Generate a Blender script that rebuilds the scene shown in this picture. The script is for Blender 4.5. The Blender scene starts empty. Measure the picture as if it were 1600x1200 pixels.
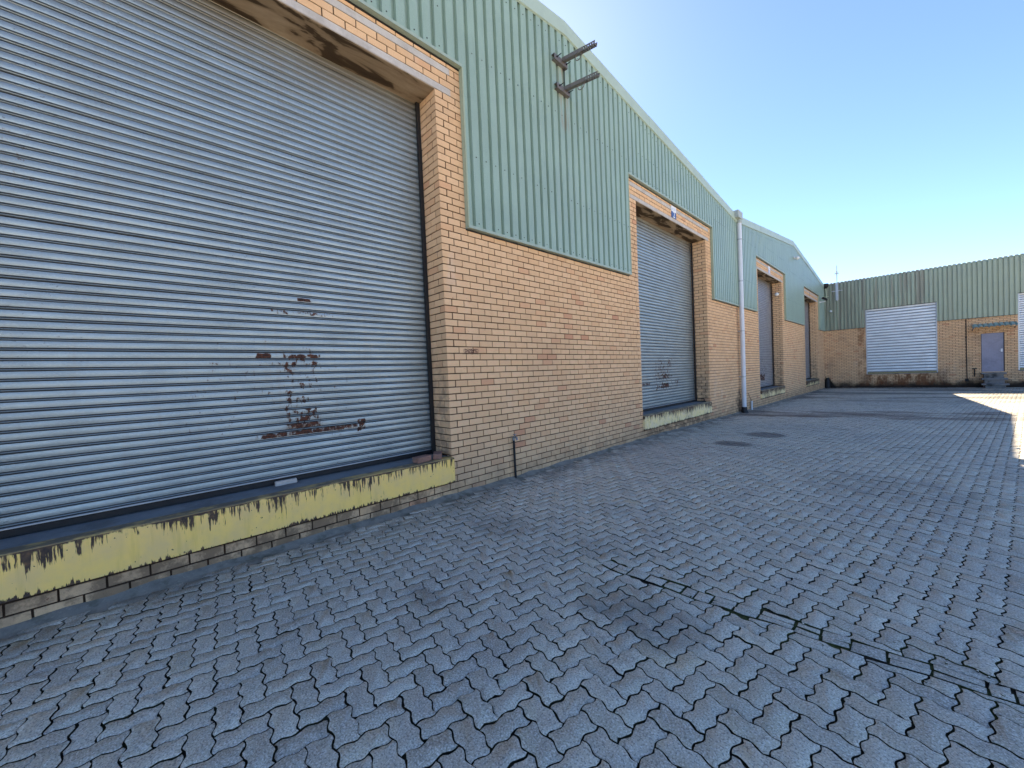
import bpy, math, random
import numpy as np
from mathutils import Vector, Matrix
random.seed(7); rng = np.random.default_rng(7)
C = bpy.context.scene.collection
R_ = math.radians

# ------------------------------------------------------------------ layout (metres; camera stands over the origin)
WX = -4.069          # face of the long brick wall
FY = 31.78           # face of the wall across the end of the yard
CR, BL, JT = 0.0861, 0.2172, 0.0128      # brick course, brick length, joint
DOORS = [(-1.115, 2.795), (7.755, 11.675), (16.85, 20.62), (25.62, 29.40)]
Z_SILL, Z_LINT, Z_CLADB, Z_CLADT = 0.500, 5.078, 3.455, 5.500
RIDGE1, VALLEY, RIDGE2 = (5.38, 7.36), (14.25, 6.40), (22.8, 7.32)
SUN = Vector((-0.774, 0.86, 1.0)).normalized()

def gz(x, y):
    return np.interp(y, [-5, 8.5, 16, 31.8, 60], [0, 0, -0.095, -0.2, -0.22])

# ------------------------------------------------------------------ node helper
class NT:
    def __init__(s, name):
        s.m = bpy.data.materials.new(name); s.m.use_nodes = True
        s.t = s.m.node_tree; s.t.nodes.clear()
        s.out = s.t.nodes.new('ShaderNodeOutputMaterial')
        s.b = s.t.nodes.new('ShaderNodeBsdfPrincipled')
        s.t.links.new(s.b.outputs[0], s.out.inputs[0])
        s.g = s.t.nodes.new('ShaderNodeNewGeometry')
        s.pos = s.g.outputs['Position']; s.rnd = s.g.outputs['Random Per Island']
        x = s.t.nodes.new('ShaderNodeSeparateXYZ'); s.t.links.new(s.pos, x.inputs[0])
        s.X, s.Y, s.Z = x.outputs
    def _in(s, sock, v):
        if v is None: return
        if hasattr(v, 'is_output') or isinstance(v, bpy.types.NodeSocket): s.t.links.new(v, sock)
        elif isinstance(v, (tuple, list)):
            sock.default_value = tuple(v) + ((1,) if len(v) == 3 and len(sock.default_value) == 4 else ())
        else: sock.default_value = v
    def vec(s, scale=(1, 1, 1), loc=(0, 0, 0), src=None):
        n = s.t.nodes.new('ShaderNodeMapping'); s._in(n.inputs[0], src or s.pos)
        n.inputs['Scale'].default_value = scale; n.inputs['Location'].default_value = loc
        return n.outputs[0]
    def noise(s, scale=5, detail=4, rough=.55, vec=None, dist=0):
        n = s.t.nodes.new('ShaderNodeTexNoise'); s._in(n.inputs['Vector'], vec or s.pos)
        n.inputs['Scale'].default_value = scale; n.inputs['Detail'].default_value = detail
        n.inputs['Roughness'].default_value = rough; n.inputs['Distortion'].default_value = dist
        return n.outputs['Fac']
    def voro(s, scale=5, vec=None):
        n = s.t.nodes.new('ShaderNodeTexVoronoi'); s._in(n.inputs['Vector'], vec or s.pos)
        n.inputs['Scale'].default_value = scale
        return n.outputs['Distance']
    def math(s, op, a, b=None, c=None, clamp=False):
        n = s.t.nodes.new('ShaderNodeMath'); n.operation = op; n.use_clamp = clamp
        for i, v in enumerate((a, b, c)):
            if v is not None: s._in(n.inputs[i], v)
        return n.outputs[0]
    def ss(s, v, a, b):            # smooth 0..1 between a and b (a may be larger than b)
        n = s.t.nodes.new('ShaderNodeMapRange'); n.interpolation_type = 'SMOOTHSTEP'
        s._in(n.inputs[0], v)
        if a <= b: n.inputs[1].default_value, n.inputs[2].default_value, n.inputs[3].default_value, n.inputs[4].default_value = a, b, 0, 1
        else: n.inputs[1].default_value, n.inputs[2].default_value, n.inputs[3].default_value, n.inputs[4].default_value = b, a, 1, 0
        return n.outputs[0]
    def mul(s, *a):
        r = a[0]
        for v in a[1:]: r = s.math('MULTIPLY', r, v)
        return r
    def add(s, *a):
        r = a[0]
        for v in a[1:]: r = s.math('ADD', r, v)
        return r
    def mx(s, *a):
        r = a[0]
        for v in a[1:]: r = s.math('MAXIMUM', r, v)
        return r
    def mix(s, f, a, b, mode='MIX'):
        n = s.t.nodes.new('ShaderNodeMix'); n.data_type = 'RGBA'; n.blend_type = mode
        s._in(n.inputs[0], f); s._in(n.inputs[6], a); s._in(n.inputs[7], b)
        return n.outputs[2]
    def ramp(s, f, stops):
        n = s.t.nodes.new('ShaderNodeValToRGB'); s._in(n.inputs[0], f)
        e = n.color_ramp.elements
        while len(e) < len(stops): e.new(0.5)
        for el, (p, c) in zip(e, stops): el.position = p; el.color = tuple(c) + (1,)
        return n.outputs[0]
    def box(s, u, v, cu, ru, cv, rv, amp=1.0):      # soft box mask in two coordinates
        a = s.math('DIVIDE', s.math('ABSOLUTE', s.math('SUBTRACT', u, cu)), ru)
        b = s.math('DIVIDE', s.math('ABSOLUTE', s.math('SUBTRACT', v, cv)), rv)
        return s.mul(s.ss(s.math('MAXIMUM', a, b), 1.25, .7), amp)
    def disc(s, u, v, cu, ru, cv, rv, amp=1.0):
        a = s.math('POWER', s.math('DIVIDE', s.math('SUBTRACT', u, cu), ru), 2)
        b = s.math('POWER', s.math('DIVIDE', s.math('SUBTRACT', v, cv), rv), 2)
        return s.mul(s.ss(s.add(a, b), 1.6, .1), amp)
    def bump(s, h, strength=.3, dist=.01):
        n = s.t.nodes.new('ShaderNodeBump'); s._in(n.inputs['Height'], h)
        n.inputs['Strength'].default_value = strength; n.inputs['Distance'].default_value = dist
        s.t.links.new(n.outputs[0], s.b.inputs['Normal'])
    def fin(s, col=None, rough=None, metal=None, spec=None):
        s._in(s.b.inputs['Base Color'], col); s._in(s.b.inputs['Roughness'], rough)
        s._in(s.b.inputs['Metallic'], metal); s._in(s.b.inputs['Specular IOR Level'], spec)
        return s.m

# ------------------------------------------------------------------ materials
def mat_brick(name, far=False):
    n = NT(name)
    base = n.ramp(n.rnd, [(0, (.63, .40, .22)), (.35, (.68, .435, .24)), (.7, (.72, .47, .265)), (.9, (.67, .42, .225)), (.97, (.64, .37, .20)), (1, (.55, .28, .155))])
    sp = n.noise(140, 3, .7)
    base = n.mix(n.mul(n.ss(sp, .54, .70), .45), base, (.38, .20, .10))
    base = n.mix(n.mul(n.ss(n.noise(9, 4), .5, .75), .22), base, (.50, .30, .155))
    base = n.mix(n.mul(n.ss(n.noise(.55, 5, .65), .48, .70), .22), base, (.34, .235, .15))
    base = n.mix(n.mul(n.ss(n.noise(1, 4, .6, n.vec((2.2, 2.2, .6), (1, 4, 2))), .60, .76), .22), base, (.70, .60, .48))
    rb = n.mul(n.ss(n.noise(22, 3, .6), .66, .72), n.ss(n.noise(1.7, 2), .5, .62))     # reddish burnt blotches
    base = n.mix(n.mul(rb, .7), base, (.30, .10, .06))
    # dirt: splash zone by the ground, soot below the loading sills
    low = n.mul(n.ss(n.Z, .50, -.05), n.ss(n.noise(3.2, 5, .65), .35, .62), .42)
    base = n.mix(low, base, (.19, .135, .09))
    if far:
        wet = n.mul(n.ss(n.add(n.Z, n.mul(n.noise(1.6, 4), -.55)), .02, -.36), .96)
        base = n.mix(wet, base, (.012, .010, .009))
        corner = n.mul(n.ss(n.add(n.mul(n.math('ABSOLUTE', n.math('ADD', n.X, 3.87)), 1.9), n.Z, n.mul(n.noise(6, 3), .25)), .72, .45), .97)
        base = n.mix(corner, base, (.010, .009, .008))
        # rust running off the steel of the big door
        r1 = n.mul(n.box(n.X, n.Z, -2.25, .22, 2.1, 1.7), n.ss(n.noise(2.5, 4, .6), .42, .65), .6)
        r2 = n.mul(n.box(n.X, n.Z, -.6, 1.7, .3, .35), n.ss(n.noise(3, 4, .65, n.vec((1.4, 1, .5))), .40, .60), .85)
        r3 = n.mul(n.box(n.X, n.Z, 2.6, .7, 2.72, .16), n.ss(n.noise(5, 3), .4, .6), .4)
        base = n.mix(n.mx(r1, r2), base, (.16, .055, .018))
        base = n.mix(r3, base, (.42, .16, .03))
        grime = n.mul(n.ss(n.noise(1.1, 5, .6), .5, .7), .35)
        base = n.mix(grime, base, (.2, .14, .1))
    else:
        st = n.mul(n.ss(n.Z, .21, .16), n.ss(n.noise(5, 5, .7), .40, .56), n.mx(n.box(n.Y, n.Z, .85, 1.95, .1, .5), n.box(n.Y, n.Z, 9.7, 1.9, .1, .5), .25), .65)
        base = n.mix(st, base, (.085, .055, .036))
        w = n.mul(n.disc(n.Y, n.Z, 14.4, .5, .15, .6), n.ss(n.noise(6, 4), .35, .6), .8)
        base = n.mix(w, base, (.06, .035, .022))
        jd = n.mul(n.ss(n.X, WX - .03, WX - .06), n.ss(n.Z, 2.2, .9), n.ss(n.noise(7, 5, .7), .42, .58), .55)
        base = n.mix(jd, base, (.16, .12, .09))
        dk = n.mul(n.box(n.Y, n.Z, 3.18, .12, 1.832, .037), n.ss(n.noise(60, 3), .38, .55))
        base = n.mix(dk, base, (.10, .045, .035))
    n.bump(n.add(n.mul(n.noise(160, 4, .7), .7), n.mul(n.noise(30, 3), .6)), .45, .004)
    return n.fin(base, .9, 0, .25)

def mat_simple(name, col, rough=.6, metal=0, var=.25, scale=8, bump=.1, dirt=None, spec=.4):
    n = NT(name)
    f = n.noise(scale, 5, .6)
    c = n.mix(n.mul(n.ss(f, .35, .75), var), col, tuple(v * .45 for v in col))
    c = n.mix(n.mul(n.ss(n.noise(scale * 7, 3), .55, .75), var * .8), c, tuple(min(1, v * 1.4) for v in col))
    if dirt: c = n.mix(n.mul(n.ss(n.noise(scale * .6, 5, .65), .48, .66), dirt[1]), c, dirt[0])
    if bump: n.bump(n.noise(scale * 12, 4, .6), bump, .01)
    return n.fin(c, n.add(rough - .06, n.mul(f, .12)), metal, spec)

def mat_cladding(name, far=False):
    n = NT(name)
    c0 = (.245, .338, .272) if not far else (.285, .335, .235)
    f = n.noise(1.3, 5, .6)
    c = n.mix(n.ss(f, .35, .7), c0, tuple(v * 1.12 for v in c0))
    streak = n.noise(1, 5, .6, n.vec((9, 9, .55)))
    c = n.mix(n.mul(n.ss(streak, .48, .72), .30), c, (.30, .37, .33))
    c = n.mix(n.mul(n.ss(n.noise(1, 5, .65, n.vec((14, 14, .9), (3, 1, 0))), .55, .75), .30), c, (.13, .17, .145))
    c = n.mix(n.mul(n.ss(n.noise(110, 2), .62, .70), .35), c, (.10, .13, .11))       # specks
    c = n.mix(n.mul(n.ss(n.noise(70, 2, .5, n.vec((1, 1, 1), (5, 2, 1))), .64, .72), .35), c, (.42, .50, .45))
    if far:
        brown_streaks = n.mul(n.ss(n.noise(1, 4, .6, n.vec((5.5, 5.5, .22))), .50, .62), n.ss(n.X, 1.9, .2), .5)  # brown upright streaks, fading out towards the right
        c = n.mix(brown_streaks, c, (.17, .115, .085))
        c = n.mix(n.mul(n.ss(n.X, -1.6, -2.6), n.ss(streak, .3, .6), .6), c, (.17, .18, .13))
    else:
        ru = n.mul(n.mx(n.box(n.Y, n.Z, 5.28, .10, 6.30, .28), n.box(n.Y, n.Z, 5.33, .12, 5.85, .3)), n.ss(n.noise(1, 4, .6, n.vec((18, 18, 1.6))), .42, .62), .75)
        c = n.mix(ru, c, (.27, .22, .15))
    n.bump(n.add(n.noise(3, 3), n.mul(n.noise(90, 3), .12)), .10, .02)
    return n.fin(c, n.add(.36, n.mul(f, .16)), .0, .5)

def mat_shutter(name, spots=(), top_dirt_reflect=None, base=(.50, .515, .53), light=0):
    n = NT(name)
    f = n.noise(2.2, 5, .6, n.vec((1, 1, 3)))
    fine = n.noise(120, 3, .65, n.vec((1, .5, 1.4)))
    c = n.mix(n.ss(f, .3, .75), base, tuple(v * .82 for v in base))
    c = n.mix(n.mul(n.ss(fine, .48, .66), .32), c, tuple(min(1, v * 1.35) for v in base))
    sp = n.ss(n.noise(46, 3, .6, n.vec((1, .6, 1))), .655, .69)
    blot = n.ss(n.noise(1.0, 3), .46, .60)
    c = n.mix(n.mul(sp, blot, .55), c, (.11, .11, .11))
    streak = n.ss(n.noise(1, 4, .6, n.vec((1, 16, .7))), .55, .78)
    c = n.mix(n.mul(streak, .28), c, (.30, .27, .22))
    if top_dirt_reflect:
        g = n.mul(n.ss(n.add(n.Z, n.mul(n.noise(1.4, 4, .6), .8)), top_dirt_reflect, top_dirt_reflect + .75), .75)  # brown top slats: dirt together with a painted reflection of the soffit
        c = n.mix(g, c, (.25, .205, .14))
    met, ro = .72, n.add(.43, n.mul(f, .16))
    if spots:
        d = None
        for (cy, ry, cz, rz, a) in spots:
            b = n.box(n.Y, n.Z, cy, ry, cz, rz, a)
            d = b if d is None else n.mx(d, b)
        nz = n.noise(1, 4, .6, n.vec((1, 22, 17)))
        halo = n.math('MULTIPLY', n.ss(n.add(nz, n.mul(d, .36)), .66, .76), n.ss(d, .02, .2))
        core = n.math('MULTIPLY', n.ss(n.add(nz, n.mul(d, .36)), .72, .775), n.ss(d, .02, .2))
        tan = n.mul(n.mx(n.box(n.Y, n.Z, 1.34, .53, .988, .020), n.box(n.Y, n.Z, 1.25, .18, 1.06, .022)), n.ss(n.noise(1, 4, .65, n.vec((1, 24, 4))), .40, .55), .8) if len(spots) > 8 else n.mul(d, .0)
        c = n.mix(tan, c, (.20, .15, .11))
        c = n.mix(n.mul(halo, .85), c, (.15, .10, .07))
        c = n.mix(core, c, n.ramp(n.noise(50, 3), [(.35, (.025, .012, .008)), (.65, (.11, .035, .014))]))
        met = n.mul(n.math('SUBTRACT', 1.0, n.mx(n.mul(halo, .5), core)), .78)
        ro = n.mix(core, ro, (.9, .9, .9))
    n.bump(n.add(n.mul(fine, .25), n.noise(7, 3)), .06, .01)
    return n.fin(c, ro, met, .5)

def mat_sillpaint(name, y0, y1, peel=.0, pale=0.0):
    n = NT(name)
    yel = (.95, .62, .16) if not pale else (.86, .68, .30)
    f = n.noise(6, 5, .6)
    c = n.mix(n.ss(f, .3, .75), yel, (yel[0] * .86, yel[1] * .87, yel[2] * 1.25))
    c = n.mix(n.mul(n.ss(n.noise(1, 4, .6, n.vec((1, 14, 1.5))), .5, .75), .3), c, (.50, .34, .07))
    h = n.math('DIVIDE', n.math('SUBTRACT', n.Z, .19), .31)
    v = n.noise(1, 5, .66, n.vec((1, 40, 3.2)))                       # narrow vertical drips
    w = n.noise(1, 4, .6, n.vec((1, 2.2, 2)))
    e = n.noise(1, 5, .7, n.vec((1, 9, 7), (0, 3, 1)))
    top = n.ss(h, .78, 1.0)
    thr = n.add(n.mul(v, .80), n.mul(w, .42), n.mul(n.ss(h, .30, 1.0), .15), n.mul(n.ss(h, .14, .0), .14))
    m = n.ss(thr, .775 - peel, .82 - peel)
    edge = n.ss(n.add(h, n.mul(e, .22), n.mul(w, .20)), 1.13, 1.165)
    spk = n.ss(n.noise(1, 3, .6, n.vec((1, 30, 22))), .70 - peel * .5, .735 - peel * .5)
    m = n.mx(m, edge, spk)
    topf = n.ss(n.Z, .488, .496)        # walked-on top of the kerb: paint nearly gone
    tn = n.ss(n.noise(1, 5, .65, n.vec((9, 5, 1))), .40, .56)
    dark = n.ramp(n.noise(24, 4), [(.3, (.028, .021, .018)), (.55, (.085, .05, .03)), (.75, (.20, .10, .04))])
    c = n.mix(n.mul(m, n.math('SUBTRACT', 1.0, topf)), c, dark)
    c = n.mix(n.mul(topf, n.add(.55, n.mul(tn, .4))), c, (.13, .105, .075))
    n.bump(n.add(n.mul(m, -.6), n.mul(n.noise(70, 4), .3)), .35, .006)
    return n.fin(c, .62, 0, .35)

def mat_paver():
    n = NT('paver_concrete')
    base = n.ramp(n.rnd, [(0, (.48, .435, .335)), (.4, (.545, .495, .38)), (.75, (.59, .535, .415)), (.97, (.61, .555, .43)), (1, (.57, .485, .32))])
    pv = n.noise(2.6, 5, .65)
    base = n.mix(n.mul(n.ss(pv, .42, .70), .34), base, (.28, .267, .25))
    base = n.mix(n.mul(n.ss(n.noise(.35, 4, .6), .45, .62), .28), base, (.29, .278, .26))
    agg = n.noise(125, 2, .6)
    base = n.mix(n.mul(n.ss(agg, .52, .60), .62), base, (.80, .77, .70))
    base = n.mix(n.mul(n.ss(n.noise(115, 2, .6, n.vec((1, 1, 1), (4, 7, 2))), .53, .61), .62), base, (.17, .162, .145))
    pale = n.mul(n.ss(n.noise(7, 5, .7, n.vec((1, 1, 1), (9, 3, 0))), .62, .72), n.ss(n.noise(.8, 2), .45, .6), .5)
    base = n.mix(pale, base, (.45, .44, .42))
    # worn whitish line where a kerb line of pavers was cut, left of the seam
    oil = n.mx(n.disc(n.X, n.Y, -1.25, .55, 2.15, .33, .55), n.disc(n.X, n.Y, -2.45, .36, 8.15, .30, 1.0), n.disc(n.X, n.Y, -2.25, .40, 9.6, .42, 1.0),
               n.disc(n.X, n.Y, -1.9, .35, 2.75, .22, .45), n.disc(n.X, n.Y, -2.9, .4, 2.55, .35, .5), n.disc(n.X, n.Y, -.2, 1.1, 6.2, .9, .45), n.disc(n.X, n.Y, -2.35, .25, 1.35, .14, .5))
    oil = n.ss(n.add(n.mul(oil, .75), n.mul(n.add(n.noise(4.5, 6, .7), n.mul(n.rnd, .35)), .5)), .50, 1.0)
    base = n.mix(n.mul(oil, .72), base, (.05, .048, .05))
    # rusty run-off crossing the yard from the downpipe
    yy = n.add(n.Y, n.mul(n.noise(.55, 3, .6), 2.2), n.mul(n.X, -.28))
    run = n.mul(n.box(yy, n.X, 16.4, 1.15, -1.2, 3.2), n.ss(n.noise(1.2, 5, .65, n.vec((.5, 1.6, 1))), .34, .62), .82)
    base = n.mix(run, base, (.125, .080, .056))
    far = n.mul(n.ss(n.Y, 17.5, 24), n.ss(n.noise(.5, 5, .6, n.vec((.35, 1.2, 1))), .42, .60), .70)
    base = n.mix(far, base, (.065, .065, .066))
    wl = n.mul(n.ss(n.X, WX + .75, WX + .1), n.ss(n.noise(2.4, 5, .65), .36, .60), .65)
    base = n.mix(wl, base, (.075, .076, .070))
    n.bump(n.add(n.noise(150, 2, .6), n.mul(n.noise(60, 3), .25)), .5, .003)
    return n.fin(base, n.math('SUBTRACT', .86, n.mul(oil, .25)), 0, .35)

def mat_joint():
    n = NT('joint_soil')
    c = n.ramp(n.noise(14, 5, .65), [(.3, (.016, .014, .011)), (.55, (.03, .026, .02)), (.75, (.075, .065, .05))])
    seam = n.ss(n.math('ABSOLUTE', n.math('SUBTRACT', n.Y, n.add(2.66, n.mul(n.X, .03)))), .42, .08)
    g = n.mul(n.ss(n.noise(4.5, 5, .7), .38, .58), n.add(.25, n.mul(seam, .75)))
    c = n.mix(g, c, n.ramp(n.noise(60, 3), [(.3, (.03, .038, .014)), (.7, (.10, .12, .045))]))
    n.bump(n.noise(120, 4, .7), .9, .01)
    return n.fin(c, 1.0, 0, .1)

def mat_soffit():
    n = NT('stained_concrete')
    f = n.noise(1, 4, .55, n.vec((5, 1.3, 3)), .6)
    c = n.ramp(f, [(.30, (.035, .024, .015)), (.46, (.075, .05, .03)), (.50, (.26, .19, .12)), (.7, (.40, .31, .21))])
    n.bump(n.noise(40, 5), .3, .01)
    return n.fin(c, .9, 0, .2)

BRICK, BRICKF = mat_brick('buff_brick'), mat_brick('buff_brick_stained', True)
MORTAR = mat_simple('dark_mortar', (.058, .035, .022), .95, 0, .4, 20, .5, spec=.1)
CLAD, CLADF = mat_cladding('green_sheeting'), mat_cladding('weathered_sheeting', True)
TRIM = mat_simple('green_trim', (.32, .38, .27), .5, 0, .2, 4, .05)
TRIML = mat_simple('pale_green_trim', (.31, .385, .315), .5, 0, .2, 4, .05)
BARGE = mat_simple('barge_sheet', (.36, .45, .37), .48, 0, .18, 3, .04)
CONC = mat_simple('grey_concrete', (.50, .46, .41), .85, 0, .3, 6, .3, ((.2, .17, .13), .3))
FLOORC = mat_simple('dock_floor', (.20, .215, .22), .8, 0, .35, 4, .3, ((.09, .08, .07), .5))
STEPC = mat_simple('step_concrete', (.22, .21, .20), .9, 0, .5, 5, .5, ((.02, .02, .02), .75))
FILLET = mat_simple('mortar_fillet', (.27, .25, .205), .95, 0, .6, 7, .6, ((.07, .075, .045), .65))
SOFFIT = mat_soffit()
BLACK = mat_simple('black_steel', (.018, .017, .017), .6, .2, .4, 10, .1)
GROOVE_SHADE = mat_simple('slat_groove_shade', (.035, .035, .037), .7, .3, .3, 10, .1)  # near-black for slat groove floors: the shade between slats painted in
DARKIN = mat_simple('dark_interior', (.02, .02, .02), .9, 0, .1)
STEEL = mat_simple('weathered_steel', (.205, .19, .18), .62, .45, .5, 14, .25, ((.13, .085, .06), .5))
GALV = mat_simple('galvanised', (.45, .47, .48), .45, .7, .2, 10, .08)
PVC = mat_simple('white_plastic', (.60, .62, .64), .4, 0, .12, 5, .03, ((.45, .42, .38), .25))
HOPPER = mat_simple('grey_green_gutter', (.36, .40, .36), .55, 0, .3, 6, .1)
ROOFM = mat_simple('roof_sheet', (.32, .36, .33), .5, .1, .2, 3, .1)
BLUEDOOR = mat_simple('blue_grey_paint', (.27, .265, .33), .5, .1, .25, 3, .08, ((.13, .13, .17), .35))
OLIVE = mat_simple('olive_bottom_rail', (.30, .26, .12), .6, .2, .4, 5, .1)
WHITEP = mat_simple('white_paint', (.72, .73, .74), .45, 0, .12, 8, .03)
BLUEP = mat_simple('blue_sign_paint', (.045, .10, .26), .5, 0, .25, 8, .03)
PALEB = mat_simple('faded_blue_sign', (.42, .47, .62), .5, 0, .2, 8, .03)
REDBR = mat_simple('red_brown_brick', (.30, .16, .115), .9, 0, .45, 14, .6, ((.16, .11, .09), .5))
BRASS = mat_simple('dull_tap_metal', (.25, .26, .27), .45, .7, .3, 20, .1)
LENS = mat_simple('lamp_glass', (.62, .64, .62), .25, 0, .05)
PAVER, JOINT = mat_paver(), mat_joint()
TARP = mat_simple('canopy_sheet', (.30, .44, .38), .5, 0, .3, 6, .1)

# ------------------------------------------------------------------ mesh helper
class MB:
    def __init__(s): s.v = []; s.f = []; s.mi = []; s.sm = []
    def add(s, vs, fs, mi=0, smooth=False):
        o = len(s.v); s.v += [tuple(map(float, p)) for p in vs]
        for f in fs: s.f.append([i + o for i in f]); s.mi.append(mi); s.sm.append(smooth)
    def box(s, a, b, mi=0, jit=0.0, M=None):
        x0, y0, z0 = a; x1, y1, z1 = b
        vs = [(x0, y0, z0), (x1, y0, z0), (x1, y1, z0), (x0, y1, z0), (x0, y0, z1), (x1, y0, z1), (x1, y1, z1), (x0, y1, z1)]
        if jit: vs = [tuple(c + random.uniform(-jit, jit) for c in p) for p in vs]
        if M: vs = [M @ Vector(p) for p in vs]
        s.add(vs, [(3, 2, 1, 0), (4, 5, 6, 7), (0, 1, 5, 4), (1, 2, 6, 5), (2, 3, 7, 6), (3, 0, 4, 7)], mi)
    def tube(s, pts, r, seg=12, mi=0, cap=True, rs=None):
        pts = [Vector(p) for p in pts]; n = len(pts); vs = []; fs = []
        up = None
        for i, p in enumerate(pts):
            t = (pts[min(i + 1, n - 1)] - pts[max(i - 1, 0)]).normalized()
            if up is None:
                up = t.orthogonal().normalized()
            up = (up - t * up.dot(t)).normalized(); w = t.cross(up); rr = rs[i] if rs else r
            for k in range(seg):
                a = 2 * math.pi * k / seg; vs.append(p + (up * math.cos(a) + w * math.sin(a)) * rr)
        for i in range(n - 1):
            for k in range(seg):
                k2 = (k + 1) % seg; fs.append((i * seg + k, i * seg + k2, (i + 1) * seg + k2, (i + 1) * seg + k))
        s.add(vs, fs, mi, True)
        if cap: s.add(vs[:seg], [tuple(range(seg))[::-1]], mi); s.add(vs[-seg:], [tuple(range(seg))], mi)
    def prism(s, poly, d, mi=0):         # closed planar polygon swept along d, capped
        poly = [Vector(p) for p in poly]; d = Vector(d); n = len(poly)
        vs = poly + [p + d for p in poly]
        fs = [tuple(range(n))[::-1], tuple(range(n, 2 * n))] + [(i, (i + 1) % n, n + (i + 1) % n, n + i) for i in range(n)]
        s.add(vs, fs, mi)
    def build(s, name, mats, parent=None, bevel=0, base=None):
        me = bpy.data.meshes.new(name)
        off = Vector(base) if base is not None else (Vector(parent['_w']) if parent is not None else Vector((0, 0, 0)))
        V = np.array(s.v, float) - np.array(off)
        me.from_pydata([tuple(p) for p in V], [], s.f)
        mats = mats if isinstance(mats, (list, tuple)) else [mats]
        for m in mats: me.materials.append(m)
        me.polygons.foreach_set('material_index', s.mi); me.polygons.foreach_set('use_smooth', s.sm)
        me.update()
        o = bpy.data.objects.new(name, me); C.objects.link(o)
        if parent is not None:
            o.parent = parent; o.location = off - Vector(parent['_w'])
        else: o.location = off
        o['_w'] = tuple(off)
        if bevel:
            b = o.modifiers.new('edge', 'BEVEL'); b.width = bevel; b.segments = 2; b.limit_method = 'ANGLE'
        return o

def tag(o, label, cat, group=None, kind=None):
    if label: o['label'] = label
    if cat: o['category'] = cat
    if group: o['group'] = group
    if kind: o['kind'] = kind
    return o
def thing(name, loc, label, cat, group=None):
    o = bpy.data.objects.new(name, None); C.objects.link(o); o.location = loc; o['_w'] = tuple(loc); o.empty_display_size = .2
    return tag(o, label, cat, group)
def dup(root, loc, label):
    r = root.copy(); C.objects.link(r); r.location = loc; r['label'] = label
    for ch in root.children:
        c = ch.copy(); C.objects.link(c); c.parent = r
        for g in ch.children:
            d = g.copy(); C.objects.link(d); d.parent = c
    return r
def fastmesh(name, verts, faces_flat, sizes, mats, mi=None):
    me = bpy.data.meshes.new(name)
    me.vertices.add(len(verts)); me.vertices.foreach_set('co', np.asarray(verts, np.float32).ravel())
    me.loops.add(len(faces_flat)); me.loops.foreach_set('vertex_index', np.asarray(faces_flat, np.int32))
    st = np.concatenate([[0], np.cumsum(sizes)[:-1]]).astype(np.int32)
    me.polygons.add(len(sizes)); me.polygons.foreach_set('loop_start', st); me.polygons.foreach_set('loop_total', np.asarray(sizes, np.int32))
    for m in mats: me.materials.append(m)
    if mi is not None: me.polygons.foreach_set('material_index', np.asarray(mi, np.int32))
    me.update(calc_edges=True); me.validate()
    o = bpy.data.objects.new(name, me); C.objects.link(o); return o

# ------------------------------------------------------------------ paving: herringbone of wavy interlocking blocks
W, TH = 0.1005, R_(-7)
def unit(t0, horiz, p, q):
    pass
def wave(t): return 0.082 * math.sin(2 * math.pi * t)
TS = [0, .18, .32, .5, .68, .82]
def hedge(x, y): return [(x + t, y + wave(t)) for t in TS]
def vedge(x, y): return [(x - wave(t), y + t) for t in TS]
def loop_h():
    a = hedge(0, 0) + hedge(1, 0) + vedge(2, 0)
    top = (hedge(0, 1) + hedge(1, 1) + [(2, 1)])[1:][::-1]; left = (vedge(0, 0) + [(0, 1)])[1:][::-1]
    return np.array(a + top + left)
def loop_v():
    a = hedge(0, 0) + vedge(1, 0) + vedge(1, 1)
    top = (hedge(0, 2) + [(1, 2)])[1:][::-1]; left = (vedge(0, 0) + vedge(0, 1) + [(0, 2)])[1:][::-1]
    return np.array(a + top + left)
def inset(P, d):
    a = np.roll(P, 1, 0); b = np.roll(P, -1, 0)
    e1 = P - a; e2 = b - P
    n1 = np.stack([-e1[:, 1], e1[:, 0]], 1); n2 = np.stack([-e2[:, 1], e2[:, 0]], 1)
    n1 /= np.linalg.norm(n1, axis=1)[:, None] + 1e-9; n2 /= np.linalg.norm(n2, axis=1)[:, None] + 1e-9
    n = n1 + n2; n /= (np.linalg.norm(n, axis=1)[:, None] + 1e-9)
    k = 1 / np.clip((n * n1).sum(1), .6, 1)
    return P + n * (d * k)[:, None]
SEAMX = [-4.2, -3.28, -2.4, -1.54, -.63, .31, 1.5, 8]
SEAMY = [3.10, 2.87, 2.68, 2.56, 2.62, 2.70, 2.80, 3.3]
def seam(x): return np.interp(x, SEAMX, SEAMY) + .007 * np.sin(np.asarray(x) * 8.3) + .005 * np.sin(np.asarray(x) * 21 + 1)
def tiles(origin, keep):
    c, s = math.cos(TH), math.sin(TH)
    I, J = np.meshgrid(np.arange(-60, 420), np.arange(-60, 420), indexing='ij'); I = I.ravel(); J = J.ravel()
    out = []
    for kind, cen in ((0, (1, .5)), (2, (.5, 1))):
        m = ((I + J) % 4) == kind
        a, b = I[m] - 140.0, J[m] - 80.0
        u, v = (a + cen[0]) * W, (b + cen[1]) * W
        x = origin[0] + c * u - s * v; y = origin[1] + s * u + c * v
        k = keep(x, y)
        out.append((kind, a[k], b[k], x[k], y[k]))
    return out
RX0, RX1, RY0, RY1 = WX + .10, 6.6, -1.6, FY - .06
inr = lambda x, y: (x > RX0) & (x < RX1 - np.maximum(0, 8 - y) * .30) & (y > RY0) & (y < RY1)
zoneA = tiles((0, 0), lambda x, y: inr(x, y) & (y < seam(x) - np.where(x > -1.75, -.12, 0)))
zoneB = tiles((0, 0), lambda x, y: inr(x, y) & (y >= seam(x) + np.where(x > -1.75, -.12, 0)))
V, F, S, MI = [], [], [], []
off = 0
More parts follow.
